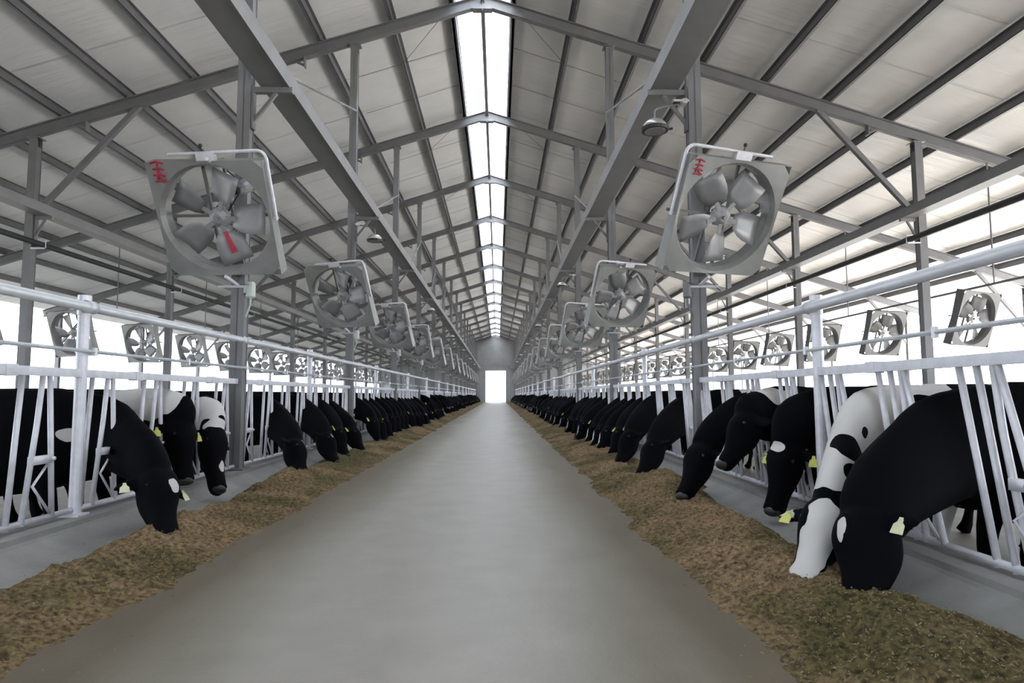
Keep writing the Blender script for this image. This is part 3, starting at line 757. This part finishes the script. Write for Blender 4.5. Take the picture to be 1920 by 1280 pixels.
    md = o.modifiers.new('remesh', 'REMESH'); md.mode = 'VOXEL'; md.voxel_size = voxel
    m2 = o.modifiers.new('smooth', 'SMOOTH'); m2.factor = .5; m2.iterations = max(2, int(.09/voxel))
    dg = bpy.context.evaluated_depsgraph_get(); me = bpy.data.meshes.new_from_object(o.evaluated_get(dg))
    old = o.data; o.modifiers.clear(); o.data = me; bpy.data.meshes.remove(old); me.shade_smooth()
    if not me.materials: me.materials.append(M_COAT)
    n = len(me.vertices); co = np.empty(n*3, 'f'); me.vertices.foreach_get('co', co); co = co.reshape(-1, 3)
    val = coat(co, dict(P=np.array(P), a=np.array(a), f=np.array(f), s=np.array(sd), q=q))
    at = me.attributes.new('patch', 'FLOAT', 'POINT'); at.data.foreach_set('value', val.astype('f'))
    return o, dict(P=P, a=a, f=f, s=sd, q=q, ears=ears)
def blobs(co, L, base=0., sharp=14):
    """white where > .5: list of (centre, radius xyz, +1 white / -1 black), later ones win"""
    v = np.full(len(co), base)
    for c, r_, w_ in L:
        d = np.sqrt((((co-np.array(c))/np.array(r_))**2).sum(1)); k = np.clip((1-d)*3+.5, 0, 1)
        v = v*(1-k) + k*(1. if w_ > 0 else 0.)
    return v
def wob(co, amp, sc_, seed):
    if amp == 0: return co
    n = np.array([[noise.noise(Vector((p[0]*sc_+seed, p[1]*sc_, p[2]*sc_))), noise.noise(Vector((p[0]*sc_, p[1]*sc_+seed, p[2]*sc_))), noise.noise(Vector((p[0]*sc_, p[1]*sc_, p[2]*sc_+seed)))] for p in co])
    return co + n*amp
def headpt(h, t, s_, f_): return h['P']+h['a']*t*h['q']+h['s']*s_+h['f']*f_
def coat_fn(body=(), head=(), base=0., seed=1., amp=.12):
    def fn(co, h):
        c = wob(co, amp, 5, seed)
        v = blobs(c, body, base)
        L = [(headpt(h, *p), r_, w_) for p, r_, w_ in head]
        if L:
            c2 = wob(co, .025, 14, seed+3)
            for p, r_, w_ in L:
                lx = c2-p; dd = np.stack([lx@h['a'], lx@h['s'], lx@h['f']], 1)/np.array(r_)
                k = np.clip((1-np.sqrt((dd**2).sum(1)))*3+.5, 0, 1); v = v*(1-k)+k*(1. if w_ > 0 else 0.)
        return v
    return fn
def finish_cow(o, h, tags=(1, 1), tagmat=M_TAG):
    """parts: eyes, nose, ear tags"""
    for y in (-1, 1):
        bm = NB(); bmesh.ops.create_uvsphere(bm, u_segments=12, v_segments=8, radius=.017, matrix=Matrix.Translation(h['P']+h['a']*.135*h['q']+h['s']*y*.110+h['f']*.048)); mesh_obj('eye', bm, M_EYE, o, smooth=True)
    bm = NB(); c = h['P']+h['a']*.525*h['q']+h['f']*.004
    m = Matrix((h['s'], h['f'], h['a'])).transposed().to_4x4(); m.translation = c
    bmesh.ops.create_uvsphere(bm, u_segments=14, v_segments=10, radius=1, matrix=m @ Matrix.Diagonal((.070, .052, .038, 1)))
    for y in (-1, 1): pass
    mesh_obj('muzzle', bm, M_MUZ, o, smooth=True)
    for y, on, (p, d) in zip((-1, 1), tags, h['ears']):
        if not on: continue
        bm = NB(); n = (h['f']-d*h['f'].dot(d)).normalized(); dn = Vector((0, 0, -1)); dn = (dn - n*dn.dot(n)).normalized(); sx = n.cross(dn)
        p = p + n*.026
        V = [(-.010, -.012), (.010, -.012), (.014, .012), (.030, .028), (.034, .075), (-.034, .075), (-.030, .028), (-.014, .012)]
        A = [bm.verts.new(p+sx*x+dn*z) for x, z in V]; B = [bm.verts.new(p+sx*x+dn*z+n*.004) for x, z in V]
        bm.faces.new(A[::-1]); bm.faces.new(B)
        for i in range(8): bm.faces.new((A[i], A[(i+1) % 8], B[(i+1) % 8], B[i]))
        tube(bm, [p-n*.02, p+n*.010], .006, 8)
        t = mesh_obj('ear_tag', bm, tagmat, o)
LB = lambda y, dx=0: None
def place(o, s, y, rot=0):
    o.location = (s*2.80, y, 0); o.rotation_euler = (0, 0, (0 if s < 0 else PI)+rot); return o
def slotL(k): return 2.01+.75*k+.61
def slotR(k): return 2.01+.75*k+.28
# --- individually posed near cows: (side, slot y, poll, muzzle, face, body yaw, coat, neckz, tags, label)
star = [((.09, .0, .11), (.045, .030, .05), 1)]
NEAR = [
 (-1, slotL(4), (.55, -.52, .44), (.84, -.90, .04), (.65, -.35, .6), -.10,
  coat_fn(body=[((-.35, -.3, .72), (.10, .2, .12), 1), ((-1.2, -.4, .75), (.25, .4, .3), 1)], head=[((.17, -.035, .13), (.065, .04, .06), 1)], seed=2.), .66, (1, 1), M_PTAG,
  'black cow with a white forehead patch, nearest in the left row, eating'),
 (-1, slotL(5), (.14, -.06, .80), (.30, -.26, .26), (.8, -.4, .3), -.05,
  coat_fn(body=[((-.25, 0, .98), (.42, .30, .20), 1), ((-1.3, 0, 1.0), (.3, .5, .4), 1)], head=[], seed=5.), .86, (1, 1), M_TAG,
  'cow with a white neck and black hanging head behind the nearest left cow'),
 (-1, slotL(6), (.22, -.30, .70), (.48, -.72, .14), (.75, -.3, .5), -.08,
  coat_fn(body=[((.10, -.12, .80), (.20, .26, .24), 1), ((-1.4, 0, .9), (.4, .5, .3), 1)], head=[((.0, .0, .06), (.05, .14, .12), 1), ((.36, -.01, .08), (.065, .035, .06), 1)], seed=8.), .80, (0, 1), M_TAG,
  'cow with a white poll and a white spot on its black nose, left row'),
 (-1, slotL(9), (.50, -.75, .42), (.78, -1.2, .05), (.75, .3, .5), -.12,
  coat_fn(body=[((-1.5, 0, .9), (.3, .5, .3), 1)], head=[((.02, .02, .1), (.02, .02, .05), 1)], seed=9.), .68, (0, 0), M_TAG,
  'solid black cow eating alone beyond the gap in the left row'),
 (-1, slotL(11), (.50, -.75, .42), (.80, -1.15, .05), (.75, .3, .5), -.12,
  coat_fn(body=[((-1.3, 0, .8), (.5, .5, .2), 1)], head=[((.10, .07, .09), (.05, .02, .05), 1)], seed=11.), .70, (0, 0), M_TAG,
  'black cow with a tiny white cheek spot, fifth in the left row'),
 (1, slotR(2), (.56, .34, .40), (.78, .62, .0), (.75, -.15, .5), .12,
  coat_fn(body=[], head=[((.14, -.03, .12), (.075, .028, .06), 1)], seed=12.), .66, (1, 1), M_PTAG,
  'black cow bent low over the feed, nearest in the right row'),
 (1, slotR(3), (.54, .70, .38), (.87, 1.00, .02), (.35, .65, .6), .12,
  coat_fn(body=[((-.05, .3, .75), (.95, .9, .85), 1), ((-1.2, 0, 1.05), (.8, .5, .35), 1), ((.30, .56, .70), (.085, .085, .10), -1), ((.40, .68, .60), (.07, .06, .08), -1), ((.14, .42, .80), (.05, .06, .05), -1), ((-.42, .15, 1.0), (.13, .4, .07), -1), ((-.85, .1, 1.08), (.16, .4, .09), -1), ((-.9, .2, .55), (.5, .4, .32), -1)],
          head=[((.02, 0, 0), (.10, .2, .16), -1), ((.30, .0, .09), (.30, .10, .10), 1), ((.17, .12, .05), (.075, .055, .10), -1), ((.17, -.12, .05), (.075, .055, .10), -1), ((.50, 0, 0), (.09, .10, .10), 1)], seed=14., amp=.08), .78, (1, 1), M_TAG,
  'cow with a white face and white neck with black spots, right row'),
 (1, slotR(4), (.17, .06, .64), (.36, .18, .13), (.8, .45, .3), .02,
  coat_fn(body=[], head=[((.05, .0, .11), (.05, .055, .06), 1), ((.53, 0, -.03), (.02, .05, .03), 1)], seed=15.), .80, (1, 1), M_TAG,
  'black cow with a white forehead mark and a yellow ear tag, by the right post'),
 (1, slotR(5), (.20, .10, .84), (.52, .28, .42), (.6, -.1, .7), .02,
  coat_fn(body=[((-.1, 0, 1.02), (.15, .1, .06), 1)], head=[((.42, .04, .0), (.16, .04, .12), 1)], seed=16.), .86, (0, 1), M_PTAG,
  'black cow with raised head and a pale ear tag, right row'),
 (1, slotR(6), (.50, .42, .52), (.80, .74, .10), (.7, .3, .5), .06,
  coat_fn(body=[((-1.2, 0, .9), (.4, .5, .3), 1)], head=[((.12, .07, .07), (.035, .03, .05), 1)], seed=17.), .76, (1, 1), M_PTAG,
  'black cow with a small white cheek mark and two tags, right row'),
 (1, slotR(9), (.48, .68, .42), (.80, 1.12, .05), (.75, -.1, .5), .12,
  coat_fn(body=[((-1.2, 0, .9), (.4, .5, .3), 1)], head=[], seed=19.), .70, (0, 0), M_TAG,
  'plain black cow reaching down to the feed beyond the gap, right row'),
 (1, slotR(11), (.52, .85, .46), (.82, 1.30, .05), (.6, -.1, .6), .10,
  coat_fn(body=[((-.9, 0, .9), (.3, .5, .3), 1)], head=[], seed=21.), .76, (0, 0), M_TAG,
  'black cow with its head hanging straight down, seventh in the right row'),
]
for (s, y, poll, muz, face, by, coat, nz_, tg, tm, lab) in NEAR:
    vx = .016 if y < 8 else .022
    o, h = cow_body(poll, muz, face, by, vx, coat, nz_, *((1.22, 1.3) if 'nearest in the right' in lab else (1.12, 1.25) if 'white face' in lab or 'nearest in the left' in lab else (1.06, 1.14)))
    o.name = 'cow'; finish_cow(o, h, tg, tm); place(o, s, y)
    tag(o, lab, 'cow', f'dairy cows in the {SIDE[s]} row')
# --- variants for the rest of both rows (built for the left; mirrored lateral lean is in the pose)
VAR = {-1: [], 1: []}
poses = [((.50, -.45, .42), (.80, -.78, .05), (.75, .2, .5), .68), ((.42, -.30, .52), (.66, -.66, .07), (.8, .1, .4), .74), ((.30, .02, .78), (.62, -.14, .40), (.5, 0, .8), .84),
         ((.52, -.10, .40), (.78, -.30, .05), (.75, .1, .5), .66), ((.46, -.60, .46), (.74, -.98, .06), (.6, .5, .5), .72)]
def rnd_coat(seed, white):
    rr = random.Random(seed)
    body = [((rr.uniform(-2, -.6), rr.uniform(-.3, .3), rr.uniform(.4, 1.1)), (rr.uniform(.2, .45),)*3, 1) for _ in range(rr.choice((1, 2, 3)))]
    if white: body += [((rr.uniform(-.3, 0), 0, rr.uniform(.5, .8)), (.18, .3, .25), 1)]
    head = rr.choice(([], star, [((.30, 0, .09), (.22, .04, .06), 1)], [((.12, .03, .11), (.05, .03, .05), 1)]))
    return coat_fn(body, head, seed=seed*1.7)
for s in (-1, 1):
    for j, (p, m_, f_, nz_) in enumerate(poses):
        k = -s
        g = lambda v: (v[0], v[1]*k, v[2])
        o, h = cow_body(g(p), g(m_), g(f_), -.08*k if s < 0 else -.08*k, .030, rnd_coat(j+3+(s+1)*7, j == 2), nz_)
        o.name = 'cow'; finish_cow(o, h, (j % 2, 1) if s < 0 else (1, j % 2)); VAR[s].append(o)
used = set()
for s in (-1, 1):
    for k in range(12 if s < 0 else 12, 119):
        if min(abs((slotL(k) if s < 0 else slotR(k))-q) for q in YS) < .3: continue
        if k > 16 and R.random() < .06: continue
        if s < 0 and k == 14: continue
        j = R.choice((0, 0, 1, 4, 4, 3, 1, 2)) if k > 13 else (0 if k % 2 else 4)
        src = VAR[s][j]; key = (s, j)
        o = src if key not in used else copy_tree(src); used.add(key)
        y = (slotL(k) if s < 0 else slotR(k)) + R.uniform(-.04, .04)
        place(o, s, y); o.scale = (1, 1, 1)
        if k < 22:
            w_ = {0: 'eating, head down', 1: 'with head half lowered', 2: 'holding its head up', 3: 'eating straight ahead', 4: 'stretching sideways to feed'}[j]
            lab = f'black cow {w_}, at the {ORD[int((y-2.01)//3)]} panel, {SIDE[s]} row'
        else: lab = f'dairy cow among the distant feeding cows in the {SIDE[s]} row'
        tag(o, lab, 'cow', f'dairy cows in the {SIDE[s]} row')
for s in (-1, 1):
    for j, o in enumerate(VAR[s]):
        if (s, j) not in used:
            for c in list(o.children): bpy.data.objects.remove(c)
            bpy.data.objects.remove(o)
